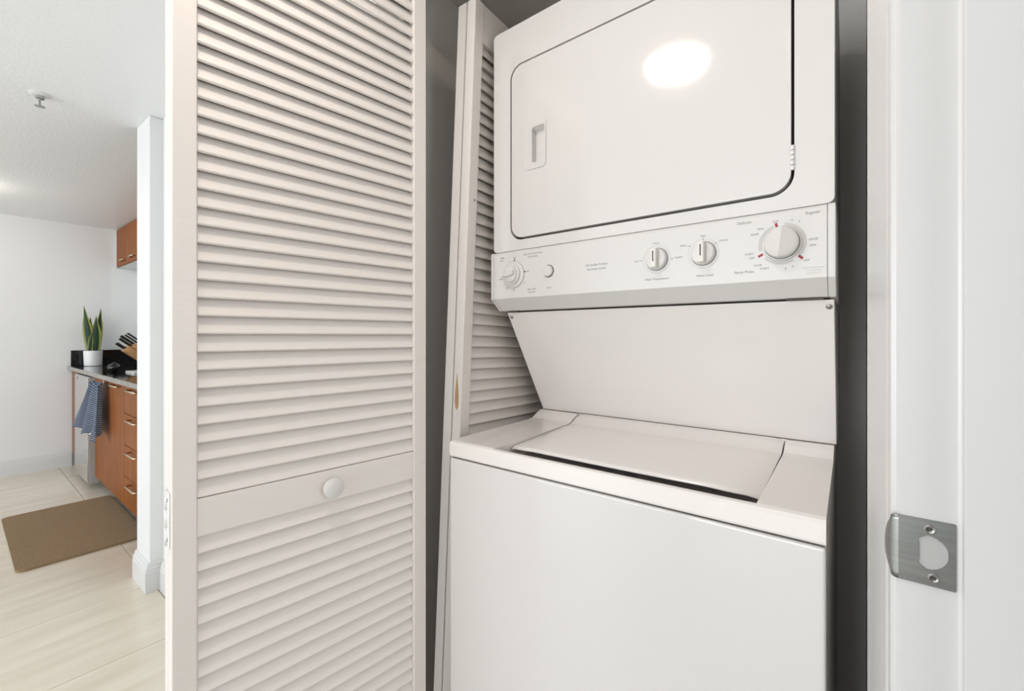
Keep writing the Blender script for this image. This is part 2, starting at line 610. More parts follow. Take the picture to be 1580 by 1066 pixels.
# bare wood where the paint has chipped off the leaning door's front edge
bm = bmesh.new()
pts = [(0.009, 1.008), (0.013, 0.999), (0.018, 1.004), (0.0205, 1.020), (0.021, 1.040), (0.0185, 1.062), (0.0165, 1.088), (0.0145, 1.070), (0.011, 1.052), (0.009, 1.030)]
add_prism(bm, pts, 'x', -0.0009, 0.0004)
obj('paint_chip', bm, M['rawwood'], lean_door)['label'] = 'bare wood chip in the painted edge'
bm = bmesh.new()
add_lathe(bm, [(0, 0), (0.0022, 0), (0.0022, 0.0008), (0, 0.001)], 10, Matrix.Translation((0.021, 0, 1.517)) @ Matrix.Rotation(R(90), 4, 'X'))
obj('nail_hole', bm, M['cherrydark'], lean_door)

# ---------------------------------------------------------------- stacked washer and dryer
lc = thing('laundry_center', 'white stacked washer and dryer unit standing in the closet', 'washer dryer', (-0.366, 0.69, 0))
lc_off = Matrix.Translation((0.366, -0.69, 0))


def P(o):
    """parent a part built in world coordinates"""
    o.parent = lc
    o.matrix_parent_inverse = lc_off
    return o


WX0, WX1 = -0.709, -0.0234
P(box('cabinet_body', WX0 + 0.002, WX1 - 0.002, 0.706, 1.40, 0.03, 0.904, M['galv']))
P(box('front_panel', WX0, WX1, 0.686, 0.712, 0.075, 0.9068, M['appliance'], bev=0.004, seg=3))
P(box('toe_kick', WX0 + 0.01, WX1 - 0.01, 0.73, 0.75, 0.0, 0.10, M['gasket']))
for fx in (WX0 + 0.05, WX1 - 0.05):
    for fy in (0.78, 1.34):
        P(lathe('leveling_foot', [(0, 0), (0.02, 0), (0.02, 0.012), (0.008, 0.016), (0.008, 0.04), (0, 0.04)], Matrix.Translation((fx, fy, 0)), M['gasket'], n=16))

# washer top: side strips, front rim, low tray under the lid, raised ledge at the back
LX0, LX1 = -0.583, -0.106
side_prof = [(0.6875, 0.9105), (0.686, 0.914), (0.686, 0.937), (0.689, 0.9425), (0.695, 0.9450), (0.99, 0.9470), (1.008, 0.9490), (1.030, 0.9600), (1.048, 0.9665), (1.40, 0.9665), (1.40, 0.9105)]
bm = bmesh.new()
add_prism(bm, side_prof, 'x', WX0, LX0 - 0.003)
add_prism(bm, side_prof, 'x', LX1 + 0.003, WX1)
front_prof = [(0.6875, 0.9105), (0.686, 0.914), (0.686, 0.937), (0.689, 0.9425), (0.695, 0.9440), (0.707, 0.9405), (0.712, 0.9375), (0.7145, 0.930), (0.715, 0.9105)]
add_prism(bm, front_prof, 'x', LX0 - 0.003, LX1 + 0.003)
add_box(bm, LX0 - 0.003, LX1 + 0.003, 0.715, 1.40, 0.9105, 0.914)
add_box(bm, LX0 - 0.003, LX1 + 0.003, 1.055, 1.40, 0.9105, 0.9665)
bmesh.ops.remove_doubles(bm, verts=bm.verts[:], dist=1e-5)
P(obj('washer_top', bm, M['enamel_lit']))
P(box('seam_strip', WX0 + 0.003, WX1 - 0.003, 0.692, 1.39, 0.9030, 0.9110, M['gasket']))
# lid: curved front lip that turns down, following the ledge at the back
prof = [(0.7255, 0.9425), (0.7252, 0.9440), (0.7275, 0.9472), (0.7320, 0.9490), (0.99, 0.9500), (1.008, 0.9515), (1.030, 0.9620), (1.050, 0.9675), (1.054, 0.9675), (1.054, 0.960), (1.032, 0.955), (1.010, 0.944), (0.99, 0.9425), (0.735, 0.9430), (0.730, 0.9422)]
bm = bmesh.new()
n = 28
rows = []
for i in range(n + 1):
    u = i / n
    x_ = LX0 + (LX1 - LX0) * u
    d = min(x_ - LX0, LX1 - x_)
    k = max(0.0, 1 - d / 0.075)
    row = []
    for (yy, zz) in prof:
        front = max(0.0, min(1.0, (0.80 - yy) / 0.07))
        # front corners are rounded in plan and dip slightly
        dy = 0.022 * front * k ** 3
        dz = -0.0075 * front * k ** 1.6 - (0.004 * max(0, 1 - d / 0.010) ** 2)
        row.append(bm.verts.new((x_, yy + dy + 0.004 * front * (1 - math.cos(math.pi * (2 * u - 1) * 0.5)), zz + dz)))
    rows.append(row)
m_ = len(prof)
for a, b in zip(rows, rows[1:]):
    for i in range(m_):
        j = (i + 1) % m_
        bm.faces.new((a[i], b[i], b[j], a[j]))
bm.faces.new(rows[0])
bm.faces.new(rows[-1][::-1])
lid = obj('washer_lid', bm, M['enamel_lit'], None, True)
try:
    lid.data.set_sharp_from_angle(angle=R(38))
except Exception:
    pass
P(lid)

# slanted splash panel between washer and dryer, with a vertical joint on the right
sp = [(0.889, 1.240), (1.0565, 0.9680), (1.40, 0.9680), (1.40, 1.240)]
P(prism('sloped_panel', sp, 'x', -0.705, -0.0195, M['enamel_lit'], bev=0.0015))
for sx_ in (-0.6945, -0.0265):
    c = Vector((sx_, 0.8955, 1.2285))
    nrm = Vector((0, -0.852, -0.524)).normalized()
    rot = Vector((0, 0, 1)).rotation_difference(nrm).to_matrix().to_4x4()
    s_ = P(lathe('screw', [(0, 0), (0.0046, 0), (0.0046, 0.0012), (0.0030, 0.0026), (0, 0.0030)], Matrix.Translation(c) @ rot, M['screw'], n=18))

# control panel: upright face, chamfered lower band, separate end caps
cp = [(0.8325, 1.2715), (0.8325, 1.3815), (0.8360, 1.3855), (1.10, 1.3855), (1.10, 1.2435), (0.8650, 1.2435)]
CX0, CX1 = -0.712, -0.0165
panel = P(prism('control_panel', cp, 'x', CX0 + 0.0085, CX1 - 0.0105, M['plastic'], bev=0.0008))
cap = [(0.8318, 1.2710), (0.8318, 1.3825), (0.8355, 1.3862), (1.10, 1.3862), (1.10, 1.2428), (0.8646, 1.2428)]
P(prism('end_cap', cap, 'x', CX0, CX0 + 0.0080, M['plastic'], bev=0.0015))
P(prism('end_cap', cap, 'x', CX1 - 0.0100, CX1, M['plastic'], bev=0.0015))
for xa, xb in ((-0.085, -0.034), (-0.69, -0.66)):
    P(box('vent_slot', xa, xb, 0.874, 0.884, 1.2395, 1.2437, M['gasket']))

FY = 0.8325


def mtxP(x_, z_, off=0.0):
    return Matrix.Translation((x_, FY - off, z_)) @ Matrix.Rotation(R(90), 4, 'X')


def sub(o):
    """sub-part of the control panel"""
    o.parent = panel
    return o


def grip_bar(name, x_, z_, length, w0, d0, d1, ang, m, parent, taper=1.0, top=0.72):
    bm = bmesh.new()
    h = length / 2
    pts = [(-w0 / 2, -h), (w0 / 2, -h), (w0 / 2 * taper, h), (-w0 / 2 * taper, h)]
    A = [bm.verts.new((p[0], p[1], d0)) for p in pts]
    B = [bm.verts.new((p[0] * top, p[1] * 0.94, d1)) for p in pts]
    bm.faces.new(A)
    bm.faces.new(B)
    for i in range(4):
        bm.faces.new((A[i], A[(i + 1) % 4], B[(i + 1) % 4], B[i]))
    bmesh.ops.bevel(bm, geom=bm.edges[:], offset=0.0016, segments=2, affect='EDGES', profile=0.5)
    bmesh.ops.transform(bm, matrix=mtxP(x_, z_) @ Matrix.Rotation(ang, 4, 'Z'), verts=bm.verts[:])
    return obj(name, bm, m, parent)


def ring(name, x_, z_, r0, r1, m, h=0.0004, a0=0.0, a1=360.0, n=64):
    bm = bmesh.new()
    A, B, A2, B2 = [], [], [], []
    for i in range(n + 1):
        a = R(a0 + (a1 - a0) * i / n)
        c, s = math.cos(a), math.sin(a)
        A.append(bm.verts.new((r0 * c, r0 * s, h)))
        B.append(bm.verts.new((r1 * c, r1 * s, h)))
        A2.append(bm.verts.new((r0 * c, r0 * s, 0)))
        B2.append(bm.verts.new((r1 * c, r1 * s, 0)))
    for i in range(n):
        bm.faces.new((A[i], B[i], B[i + 1], A[i + 1]))
        bm.faces.new((B[i], B2[i], B2[i + 1], B[i + 1]))
        bm.faces.new((A[i], A[i + 1], A2[i + 1], A2[i]))
    bmesh.ops.transform(bm, matrix=mtxP(x_, z_), verts=bm.verts[:])
    return sub(obj(name, bm, m))


# dryer timer knob (left)
KX, KZ = -0.6415, 1.3273
sub(lathe('timer_dial', [(0, 0), (0.0320, 0), (0.0320, 0.0022), (0.0295, 0.0038), (0.0290, 0.0038), (0, 0.0038)], mtxP(KX, KZ), M['plastic'], n=56))
ring('dial_ring', KX, KZ, 0.0325, 0.0338, M['dial'])
k1 = sub(lathe('timer_knob', [(0, 0.003), (0.0240, 0.003), (0.0232, 0.009), (0.0215, 0.0100), (0.0195, 0.0105), (0.0185, 0.0150), (0.0140, 0.0172), (0, 0.0178)], mtxP(KX, KZ), M['plastic'], n=48))
bm = bmesh.new()
pts = [(-0.0255, 0), (0.0, -0.0100), (0.0165, -0.0085), (0.0165, 0.0085), (0.0, 0.0100)]
A = [bm.verts.new((p[0], p[1], 0.010)) for p in pts]
B = [bm.verts.new((p[0] * 0.93, p[1] * 0.55, 0.0235)) for p in pts]
bm.faces.new(A)
bm.faces.new(B)
for i in range(5):
    bm.faces.new((A[i], A[(i + 1) % 5], B[(i + 1) % 5], B[i]))
bmesh.ops.bevel(bm, geom=bm.edges[:], offset=0.0014, segments=2, affect='EDGES', profile=0.5)
bmesh.ops.transform(bm, matrix=mtxP(KX, KZ) @ Matrix.Rotation(R(14), 4, 'Z'), verts=bm.verts[:])
sub(obj('knob_grip', bm, M['plastic']))
# start button
bx, bz = -0.5405, 1.3272
ring('button_collar', bx, bz, 0.0126, 0.0142, M['gasket'], h=0.0006)
sub(lathe('start_button', [(0, 0), (0.0126, 0), (0.0126, 0.0040), (0.0108, 0.0058), (0, 0.0062)], mtxP(bx, bz), M['plastic'], n=40))
# wash temperature and water level knobs
for x_, z_ in ((-0.2934, 1.3273), (-0.2086, 1.3287)):
    ring('dial_ring', x_, z_, 0.0262, 0.0268, M['dial'])
    ring('knob_gap_shade', x_, z_, 0.0213, 0.0220, M['gasket'], h=0.0003)  # dark ring painted as the shade in the gap round the knob
    sub(lathe('selector_knob', [(0, 0), (0.0212, 0), (0.0208, 0.0055), (0.0190, 0.0088), (0.0176, 0.0095), (0, 0.0095)], mtxP(x_, z_), M['plastic'], n=44))
    sub(grip_bar('knob_grip', x_, z_, 0.0375, 0.0155, 0.006, 0.0205, 0, M['plastic2'], None))
    sub(box('pointer_line', x_ - 0.0010, x_ + 0.0010, FY - 0.0209, FY - 0.0198, z_ - 0.0065, z_ + 0.0135, M['black']))
# washer cycle knob (right, largest)
KX4, KZ4 = -0.0872, 1.3305
ring('dial_ring', KX4, KZ4, 0.0295, 0.0340, M['dial'], a0=-42, a1=84)
ring('dial_ring', KX4, KZ4, 0.0295, 0.0340, M['dial'], a0=112, a1=196)
ring('dial_ring', KX4, KZ4, 0.0295, 0.0340, M['dial'], a0=222, a1=300)
sub(lathe('cycle_dial', [(0, 0), (0.0285, 0), (0.0285, 0.0016), (0.0272, 0.0042), (0, 0.0042)], mtxP(KX4, KZ4), M['plastic'], n=60))
ring('knob_gap_shade', KX4, KZ4, 0.0246, 0.0254, M['gasket'], h=0.0046)  # painted shade between knob and dial
bm = bmesh.new()
NA = 64
rows = []
for rr, kind in ((0.0, 't'), (0.008, 't'), (0.016, 't'), (0.0215, 't'), (0.0235, 'e'), (0.0245, 's'), (0.0245, 'b')):
    row = []
    for i in range(NA):
        a = 2 * math.pi * i / NA
        x_, y_k = rr * math.cos(a), rr * math.sin(a)
        roof = 0.0165 + 0.0105 * (1 - abs(x_) / 0.0245)
        h = {'t': roof, 'e': roof - 0.0008, 's': roof - 0.0035, 'b': 0.004}[kind]
        row.append(bm.verts.new((x_, y_k, h)))
    rows.append(row)
for A, Bq in zip(rows, rows[1:]):
    for i in range(NA):
        jj = (i + 1) % NA
        bm.faces.new((A[i], Bq[i], Bq[jj], A[jj]))
bmesh.ops.remove_doubles(bm, verts=bm.verts[:], dist=1e-6)
bmesh.ops.transform(bm, matrix=mtxP(KX4, KZ4) @ Matrix.Rotation(R(-6), 4, 'Z'), verts=bm.verts[:])
kn = obj('cycle_knob', bm, M['plastic'], None, True)
try:
    kn.data.set_sharp_from_angle(angle=R(28))
except Exception:
    pass
sub(kn)
# printed marks
def mark(x_, z_, w_, l_, ang, m):
    bm = bmesh.new()
    add_box(bm, -w_ / 2, w_ / 2, -l_ / 2, l_ / 2, 0, 0.0004)
    bmesh.ops.transform(bm, matrix=mtxP(x_, z_) @ Matrix.Rotation(ang, 4, 'Z'), verts=bm.verts[:])
    sub(obj('printed_mark', bm, m))


for ax, az in ((-0.0948, 1.3615), (-0.1178, 1.3145), (-0.0615, 1.3060)):
    mark(ax, az, 0.0038, 0.0078, math.atan2(-(ax - KX4), az - KZ4), M['red'])
mark(-0.6378, 1.3620, 0.0022, 0.0058, 0, M['black'])
mark(-0.6085, 1.3321, 0.0024, 0.0070, R(78), M['black'])
mark(-0.6765, 1.3190, 0.0022, 0.0026, 0, M['black'])
mark(-0.2086, 1.3545, 0.0010, 0.0045, 0, M['print'])
for ax, az in ((-0.2325, 1.3445), (-0.1870, 1.3450), (-0.3240, 1.3275), (-0.2640, 1.3255)):
    mark(ax, az, 0.0018, 0.0022, R(30), M['print'])
# lettering: one part for each printed word or line
def words(s_, x_, z_, sz, shear, m):
    bm = bmesh.new()
    text_bm(bm, s_, x_, z_, sz, FY - 0.0001, shear)
    sub(obj('printed_word', bm, m))['kind'] = 'stuff'


TX = [('Delicate', -0.1426, 1.3732, 0.0066), ('Regular', -0.0456, 1.3745, 0.0066), ('Perm Press', -0.1430, 1.2888, 0.0066),
      ('GE Quality Product', -0.4212, 1.3300, 0.0064), ('Spacemaker Laundry', -0.4212, 1.3212, 0.0053),
      ('Wash Temperature', -0.2934, 1.2892, 0.0059), ('Water Level', -0.2064, 1.2887, 0.0058), ('Start', -0.5395, 1.2897, 0.0058),
      ('Auto Dry Perm Press', -0.5844, 1.3723, 0.0061), ('AUTOMATIC', -0.5844, 1.3652, 0.005), ('TIMED', -0.6760, 1.3705, 0.005), ('DRY', -0.6780, 1.3635, 0.005),
      ('Auto Dry', -0.5881, 1.2895, 0.0062), ('Cottons', -0.5881, 1.2828, 0.0062)]
for s, x_, z_, sz in TX:
    words(s, x_, z_, sz, 0.2, M['print'])
SM = [('OFF', -0.0962, 1.3680), ('OFF', -0.1305, 1.3114), ('OFF', -0.0535, 1.2998), ('START', -0.1345, 1.3185), ('SPIN', -0.1175, 1.3589), ('RINSE', -0.1262, 1.3509), ('RINSE', -0.0445, 1.3324), ('SPIN', -0.0455, 1.3228),
      ('SOAK', -0.1215, 1.2984), ('START', -0.1120, 1.2922), ('12', -0.0735, 1.3670), ('6', -0.0630, 1.3635), ('8', -0.0820, 1.2890), ('6', -0.0720, 1.2920), ('COLD', -0.2945, 1.3580), ('HOT', -0.3325, 1.3270), ('WARM', -0.2525, 1.3262),
      ('MED', -0.2086, 1.3600), ('SMALL', -0.2430, 1.3468), ('LARGE', -0.1755, 1.3478), ('OFF', -0.6378, 1.3675), ('OFF', -0.5995, 1.3322), ('OFF', -0.6830, 1.3190), ('60', -0.6600, 1.2960), ('40', -0.6400, 1.2900), ('20', -0.6080, 1.3060)]
for s, x_, z_ in SM:
    words(s, x_, z_, 0.0047, 0.0, M['print'])
for k, s in enumerate(('Adjust water level', 'to load size', 'before start')):
    words(s, -0.0445, 1.2880 - 0.0042 * k, 0.0040, 0.0, M['dial'])

# dryer
DX0, DX1 = -0.7075, -0.0180
P(box('dryer_cabinet', DX0 + 0.001, DX1 - 0.001, 0.870, 1.40, 1.3875, 1.9300, M['galv']))
P(box('door_liner', DX0 + 0.01, DX1 - 0.01, 0.8655, 0.8700, 1.395, 1.925, M['gasket']))
DOX0, DOX1, DOZ0, DOZ1 = -0.6505, -0.0750, 1.4165, 1.8310
outer = rrect(DX0, DX1, 1.3870, 1.9320, 0.010, 4)
hole = rrect(DOX0 - 0.0046, DOX1 + 0.0046, DOZ0 - 0.0056, DOZ1 + 0.0046, 0.034, 10)
P(plate('dryer_front', [outer, hole], 0.8380, 0.8656, M['appliance']))
hx0, hx1, hz0, hz1 = -0.5890, -0.5530, 1.5860, 1.6690
door = P(plate('dryer_door', [rrect(DOX0, DOX1, DOZ0, DOZ1, 0.031, 10), rrect(hx0 - 0.001, hx1 + 0.001, hz0 - 0.001, hz1 + 0.001, 0.006, 4)], 0.8375, 0.8560, M['appliance']))
# rolled edge of the door
def rolled(pts, y, r, name, m, parent):
    bm = bmesh.new()
    ring3 = [(p[0], y, p[1]) for p in pts]
    nn = len(ring3)
    rings = []
    for i in range(nn):
        p = Vector(ring3[i])
        d = (Vector(ring3[(i + 1) % nn]) - Vector(ring3[i - 1])).normalized()
        a = Vector((0, 1, 0))
        b = d.cross(a)
        rings.append([bm.verts.new(p + a * (r * math.cos(2 * math.pi * k / 10)) + b * (r * math.sin(2 * math.pi * k / 10))) for k in range(10)])
    for i in range(nn):
        A, B = rings[i], rings[(i + 1) % nn]
        for k in range(10):
            bm.faces.new((A[k], B[k], B[(k + 1) % 10], A[(k + 1) % 10]))
    return obj(name, bm, m, parent, True)


o = rolled(rrect(DOX0 + 0.003, DOX1 - 0.003, DOZ0 + 0.003, DOZ1 - 0.003, 0.028, 10), 0.8404, 0.0031, 'door_edge', M['appliance'], None)
o.parent = door
# recessed pull: frame, pocket
o = plate('handle_frame', [rrect(-0.6110, -0.5500, 1.5715, 1.6800, 0.010, 6), rrect(hx0, hx1, hz0, hz1, 0.006, 4)], 0.8352, 0.8376, M['plastic'])
o.parent = door
bm = bmesh.new()
f_ = [bm.verts.new((p[0], 0.8364, p[1])) for p in rrect(hx0, hx1, hz0, hz1, 0.006, 4)]
b_ = [bm.verts.new((p[0], 0.8520, p[1])) for p in rrect(hx0 - 0.004, hx1 - 0.010, hz0 + 0.004, hz1 - 0.006, 0.005, 4)]
nn = len(f_)
for i in range(nn):
    bm.faces.new((f_[i], f_[(i + 1) % nn], b_[(i + 1) % nn], b_[i]))
bm.faces.new(b_)
o = obj('handle_pocket', bm, M['plastic'], None)
o.parent = door
# door hinges at the right
for zc in (1.4690, 1.7750):
    bm = bmesh.new()
    for q in range(5):
        a = zc - 0.0200 + q * 0.0082
        add_lathe(bm, [(0, a), (0.0026, a), (0.0033, a + 0.0007), (0.0033, a + 0.0066), (0.0026, a + 0.0073), (0, a + 0.0073)], 14, Matrix.Translation((DOX1 + 0.0020, 0.8368, 0)))
    P(obj('door_hinge', bm, M['hinge'], None, True))

# ---------------------------------------------------------------- strike plate on the jamb
y_ = 0.525
outline = [(0.0350, 1.0190), (0.0712, 1.0190), (0.0720, 1.0180), (0.0720, 0.9625), (0.0712, 0.9615), (0.0350, 0.9615)]
hole = [(0.0490, 1.0020)] + [(0.0490 + 0.0140 * math.sin(R(a)) + 0.0045, 0.9903 + 0.0152 * math.cos(R(a))) for a in range(0, 181, 15)] + [(0.0490, 0.9786), (0.0478, 0.9806), (0.0486, 0.9830), (0.0486, 0.9976), (0.0478, 1.0000)]
hole = [(min(x_, 0.0672), z_) for x_, z_ in hole]
sp_ = thing('strike_plate', 'brushed metal strike plate with a latch hole screwed to the white door jamb', 'strike plate', (0.053, 0.5247, 0.9903))
soff = Matrix.Translation((-0.053, -0.5247, -0.9903))


def S(o):
    o.parent = sp_
    o.matrix_parent_inverse = soff
    return o


S(plate('plate', [outline, hole], 0.5234, 0.5250, M['strike']))
S(plate('latch_pocket', [[(a_ + (0.0008 if a_ > 0.055 else -0.0008), b_) for a_, b_ in hole]], 0.52485, 0.5250, M['pocket']))
# lip curling round the jamb edge, narrowing to a rounded end
bm = bmesh.new()
nu, nv = 8, 12
front, back = [], []
for i in range(nu + 1):
    t = i / nu
    a = t * 0.0105
    th = R(58) * t
    x_ = 0.0352 - 0.0098 * math.sin(th) / math.sin(R(58)) * 0.95
    yy = 0.5234 + 0.0065 * (1 - math.cos(th)) / (1 - math.cos(R(58)))
    hgt = 0.0575 * (1 - 0.30 * max(0, t - 0.15) ** 1.6)
    rf, rb = [], []
    for j in range(nv + 1):
        v = j / nv - 0.5
        bulge = (1 - (2 * v) ** 2) ** 0.5 if abs(2 * v) < 1 else 0
        xx = x_ if t < 0.5 else x_ + (t - 0.5) * 2 * 0.0045 * (1 - bulge)
        rf.append(bm.verts.new((xx, yy, 0.9903 + v * hgt)))
        rb.append(bm.verts.new((xx + 0.0007, yy + 0.0012, 0.9903 + v * hgt)))
    front.append(rf)
    back.append(rb)
for G in (front, back):
    for a, b in zip(G, G[1:]):
        for j in range(nv):
            bm.faces.new((a[j], a[j + 1], b[j + 1], b[j]))
for j in range(nv):
    bm.faces.new((front[-1][j], front[-1][j + 1], back[-1][j + 1], back[-1][j]))
for a, b, c, d in zip(front, front[1:], back, back[1:]):
    bm.faces.new((a[0], b[0], d[0], c[0]))
    bm.faces.new((a[-1], b[-1], d[-1], c[-1]))
S(obj('lip', bm, M['strike'], None, True))
for zc, xc in ((1.0108, 0.0556), (0.9692, 0.0580)):
    o = S(lathe('screw', [(0, 0), (0.0040, 0), (0.0040, 0.0006), (0.0030, 0.0013), (0.0012, 0.0011), (0, 0.0002)], Matrix.Translation((xc, 0.5236, zc)) @ Matrix.Rotation(R(90), 4, 'X'), M['screw'], n=20))
    bm = bmesh.new()
    for a in (25, 115):
        t_ = bmesh.new()
        add_box(bm, -0.0018, 0.0018, -0.0004, 0.0004, -0.0002, 0.0004)
        bmesh.ops.transform(bm, matrix=Matrix.Rotation(R(90), 4, 'Z'), verts=bm.verts[:])
    bmesh.ops.transform(bm, matrix=Matrix.Translation((xc, 0.5222, zc)) @ Matrix.Rotation(R(90), 4, 'X') @ Matrix.Rotation(R(30), 4, 'Z'), verts=bm.verts[:])
    d_ = obj('screw_slot', bm, M['gasket'])
    d_.parent = o

# ---------------------------------------------------------------- kitchen
# base cabinet: carcass, door, drawers, toe kick
bc = thing('base_cabinet', 'cherry wood base cabinet with a wide door and a stack of drawers', 'cabinet', (-3.7, 0.70, 0))
boff = Matrix.Translation((3.7, -0.70, 0))


def B(o, root=bc, off=boff):
    o.parent = root
    o.matrix_parent_inverse = off
    return o


def pull(name, xa, xb, y, z, parent, r=0.0055, stand=0.030):
    bm = bmesh.new()
    add_tube(bm, [(xa, y, z), (xa, y - stand * 0.75, z), (xa + 0.008, y - stand, z), (xb - 0.008, y - stand, z), (xb, y - stand * 0.75, z), (xb, y, z)], r)
    o = obj(name, bm, M['handle'], None, True)
    o.parent = parent
    o.matrix_parent_inverse = Matrix.Identity(4)
    return o


B(box('carcass', -4.565, -2.78, 0.696, 1.28, 0.10, 0.873, M['cherrydark']))
B(box('toe_kick', -4.555, -2.785, 0.745, 0.76, 0.0, 0.10, M['dark']))
d = B(box('cabinet_door', -4.562, -3.655, 0.675, 0.695, 0.103, 0.868, M['cherry'], bev=0.002))
h_ = pull('handle', -3.92, -3.75, 0.676, 0.848, None)
h_.parent = d
h_.matrix_parent_inverse = Matrix.Identity(4)
for z0, z1, hz in ((0.690, 0.868, 0.846), (0.490, 0.686, 0.662), (0.290, 0.486, 0.464), (0.103, 0.286, 0.264)):
    d = B(box('drawer_front', -3.649, -2.79, 0.675, 0.695, z0, z1, M['cherry'], bev=0.002))
    h_ = pull('handle', -3.48, -3.28, 0.676, hz, None)
    h_.parent = d
B(box('towel_hook', -4.16, -4.135, 0.655, 0.673, 0.845, 0.868, M['chrome'], bev=0.003))

# dishwasher
dw = thing('dishwasher', 'stainless steel dishwasher at the end of the base cabinets', 'dishwasher', (-4.85, 0.70, 0))
doff = Matrix.Translation((4.85, -0.70, 0))
B(box('tub', -5.125, -4.575, 0.70, 1.25, 0.06, 0.868, M['applgrey']), dw, doff)
dd = B(box('door', -5.128, -4.572, 0.640, 0.698, 0.050, 0.862, M['applgrey'], bev=0.003), dw, doff)
B(box('steel_skin', -5.126, -4.574, 0.634, 0.641, 0.056, 0.858, M['steel'], bev=0.002), dw, doff)
B(box('control_strip', -5.125, -4.575, 0.650, 0.69, 0.860, 0.868, M['dark']), dw, doff)
bm = bmesh.new()
add_prism(bm, [(-5.02, 0.845), (-4.985, 0.845), (-5.0025, 0.822)], 'y', 0.6332, 0.6342)
B(obj('badge', bm, M['black'], None), dw, doff)
B(box('toe_panel', -5.12, -4.58, 0.745, 0.76, 0.0, 0.06, M['dark']), dw, doff)
for fx in (-5.08, -4.62):
    for fy in (0.79, 1.2):
        B(lathe('foot', [(0, 0), (0.015, 0), (0.015, 0.06), (0, 0.06)], Matrix.Translation((fx, fy, 0)), M['dark'], n=12), dw, doff)
tag(box('filler_panel', -5.582, -5.130, 0.672, 0.692, 0.133, 0.872, M['cherrydark']), 'narrow brown wood filler panel between the dishwasher and the far wall', 'panel')

# countertop with its upstand
ct = thing('countertop', 'polished black granite countertop with a black upstand along the wall', 'countertop', (-4.2, 0.97, 0.875))
coff = Matrix.Translation((4.2, -0.97, -0.875))
B(box('slab', -5.5995, -2.775, 0.652, 1.298, 0.8755, 0.905, M['granite'], bev=0.003), ct, coff)
B(prism('front_edge', [(0.640, 0.8765), (0.652, 0.8755), (0.652, 0.905), (0.645, 0.9052), (0.640, 0.9000)], 'x', -5.5985, -2.775, M['granite_edge']), ct, coff)
B(box('side_upstand', -5.5990, -5.580, 0.665, 1.297, 0.9055, 1.046, M['granite'], bev=0.002), ct, coff)
B(box('back_upstand', -5.579, -2.775, 1.278, 1.298, 0.9055, 1.046, M['granite'], bev=0.002), ct, coff)
struct(box('trim_3', -5.5995, -5.594, 0.945, 1.2985, 1.047, 1.832, M['splash']))

# upper cabinet
uc = thing('upper_cabinet', 'cherry wood upper cabinet hung below the ceiling', 'cabinet', (-4.6, 1.1, 1.832))
uoff = Matrix.Translation((4.6, -1.1, -1.832))
B(box('carcass', -5.56, -2.78, 0.992, 1.298, 1.834, 2.192, M['wall']), uc, uoff)
B(box('filler_strip', -5.597, -5.562, 0.975, 1.296, 1.834, 2.192, M['trim']), uc, uoff)
for xa, xb in ((-5.558, -5.092), (-5.088, -4.622), (-4.618, -4.152), (-4.148, -3.682), (-3.678, -2.79)):
    d = B(box('cabinet_door', xa, xb, 0.972, 0.991, 1.836, 2.188, M['cherry'], bev=0.002), uc, uoff)
    cx = xa + 0.30 if xa < -5.3 else xa + 0.17
    h_ = pull('handle', cx - 0.055, cx + 0.055, 0.973, 1.872, None)
    h_.parent = d

# kitchen mat
bm = bmesh.new()
lp = rrect(-4.285, -3.255, 0.195, 0.715, 0.035, 6)
add_prism(bm, lp, 'z', 0.0005, 0.014)
tag(obj('kitchen_mat', bm, M['mat']), 'brown woven kitchen mat on the tile floor in front of the cabinets', 'mat')

# snake plant in a white pot
sn = thing('potted_snake_plant', 'snake plant with yellow-edged leaves in a white pot on the counter', 'plant', (-5.47, 0.795, 0.906))
lathe('pot', [(0, 0), (0.058, 0), (0.061, 0.003), (0.0655, 0.132), (0.0655, 0.138), (0.0600, 0.138), (0.0585, 0.120), (0, 0.120)], Matrix.Identity(4), M['pot'], sn, 40)
lathe('soil', [(0.0580, 0.118), (0.035, 0.126), (0, 0.124)], Matrix.Identity(4), M['soil'], sn, 24)


def leaf(bx_, by, tx, ty, h, wd, turn):
    bm = bmesh.new()
    uvl = bm.loops.layers.uv.new('UVMap')
    n_ = 14
    rows = []
    for i in range(n_ + 1):
        t = i / n_
        half = wd / 2 * (0.62 + 0.38 * math.sin(math.pi * min(1, t * 1.25))) * (1 - max(0, (t - 0.55) / 0.45) ** 1.8)
        half = max(half, 0.0008)
        cx = bx_ + (tx - bx_) * t ** 1.25
        cy = by + (ty - by) * t ** 1.25
        a = turn + 0.35 * t
        row = []
        for j in range(5):
            s = j / 2 - 1
            cup = 0.22 * half * (1 - s * s)
            row.append((Vector((cx + math.sin(a) * half * s + math.cos(a) * cup, cy + math.cos(a) * half * s - math.sin(a) * cup, 0.115 + h * t)), (j / 4, t)))
        rows.append([(bm.verts.new(c), q) for c, q in row])
    for A, Bq in zip(rows, rows[1:]):
        for j in range(4):
            q = [A[j], A[j + 1], Bq[j + 1], Bq[j]]
            f = bm.faces.new([v for v, _ in q])
            for l, (_, u_) in zip(f.loops, q):
                l[uvl].uv = u_
    bmesh.ops.solidify(bm, geom=bm.faces[:], thickness=0.0018)
    return obj('leaf', bm, M['leaf'], sn, True)


leaf(0.010, -0.020, 0.010, -0.062, 0.430, 0.070, 0.25)
leaf(-0.006, 0.028, -0.006, 0.054, 0.412, 0.060, -0.3)
leaf(0.022, 0.012, 0.024, 0.018, 0.340, 0.078, 0.05)
leaf(-0.014, -0.010, -0.018, -0.016, 0.330, 0.058, -0.5)
leaf(0.000, 0.020, 0.010, 0.044, 0.250, 0.040, 0.5)
leaf(0.018, -0.026, 0.030, -0.010, 0.210, 0.038, 0.1)

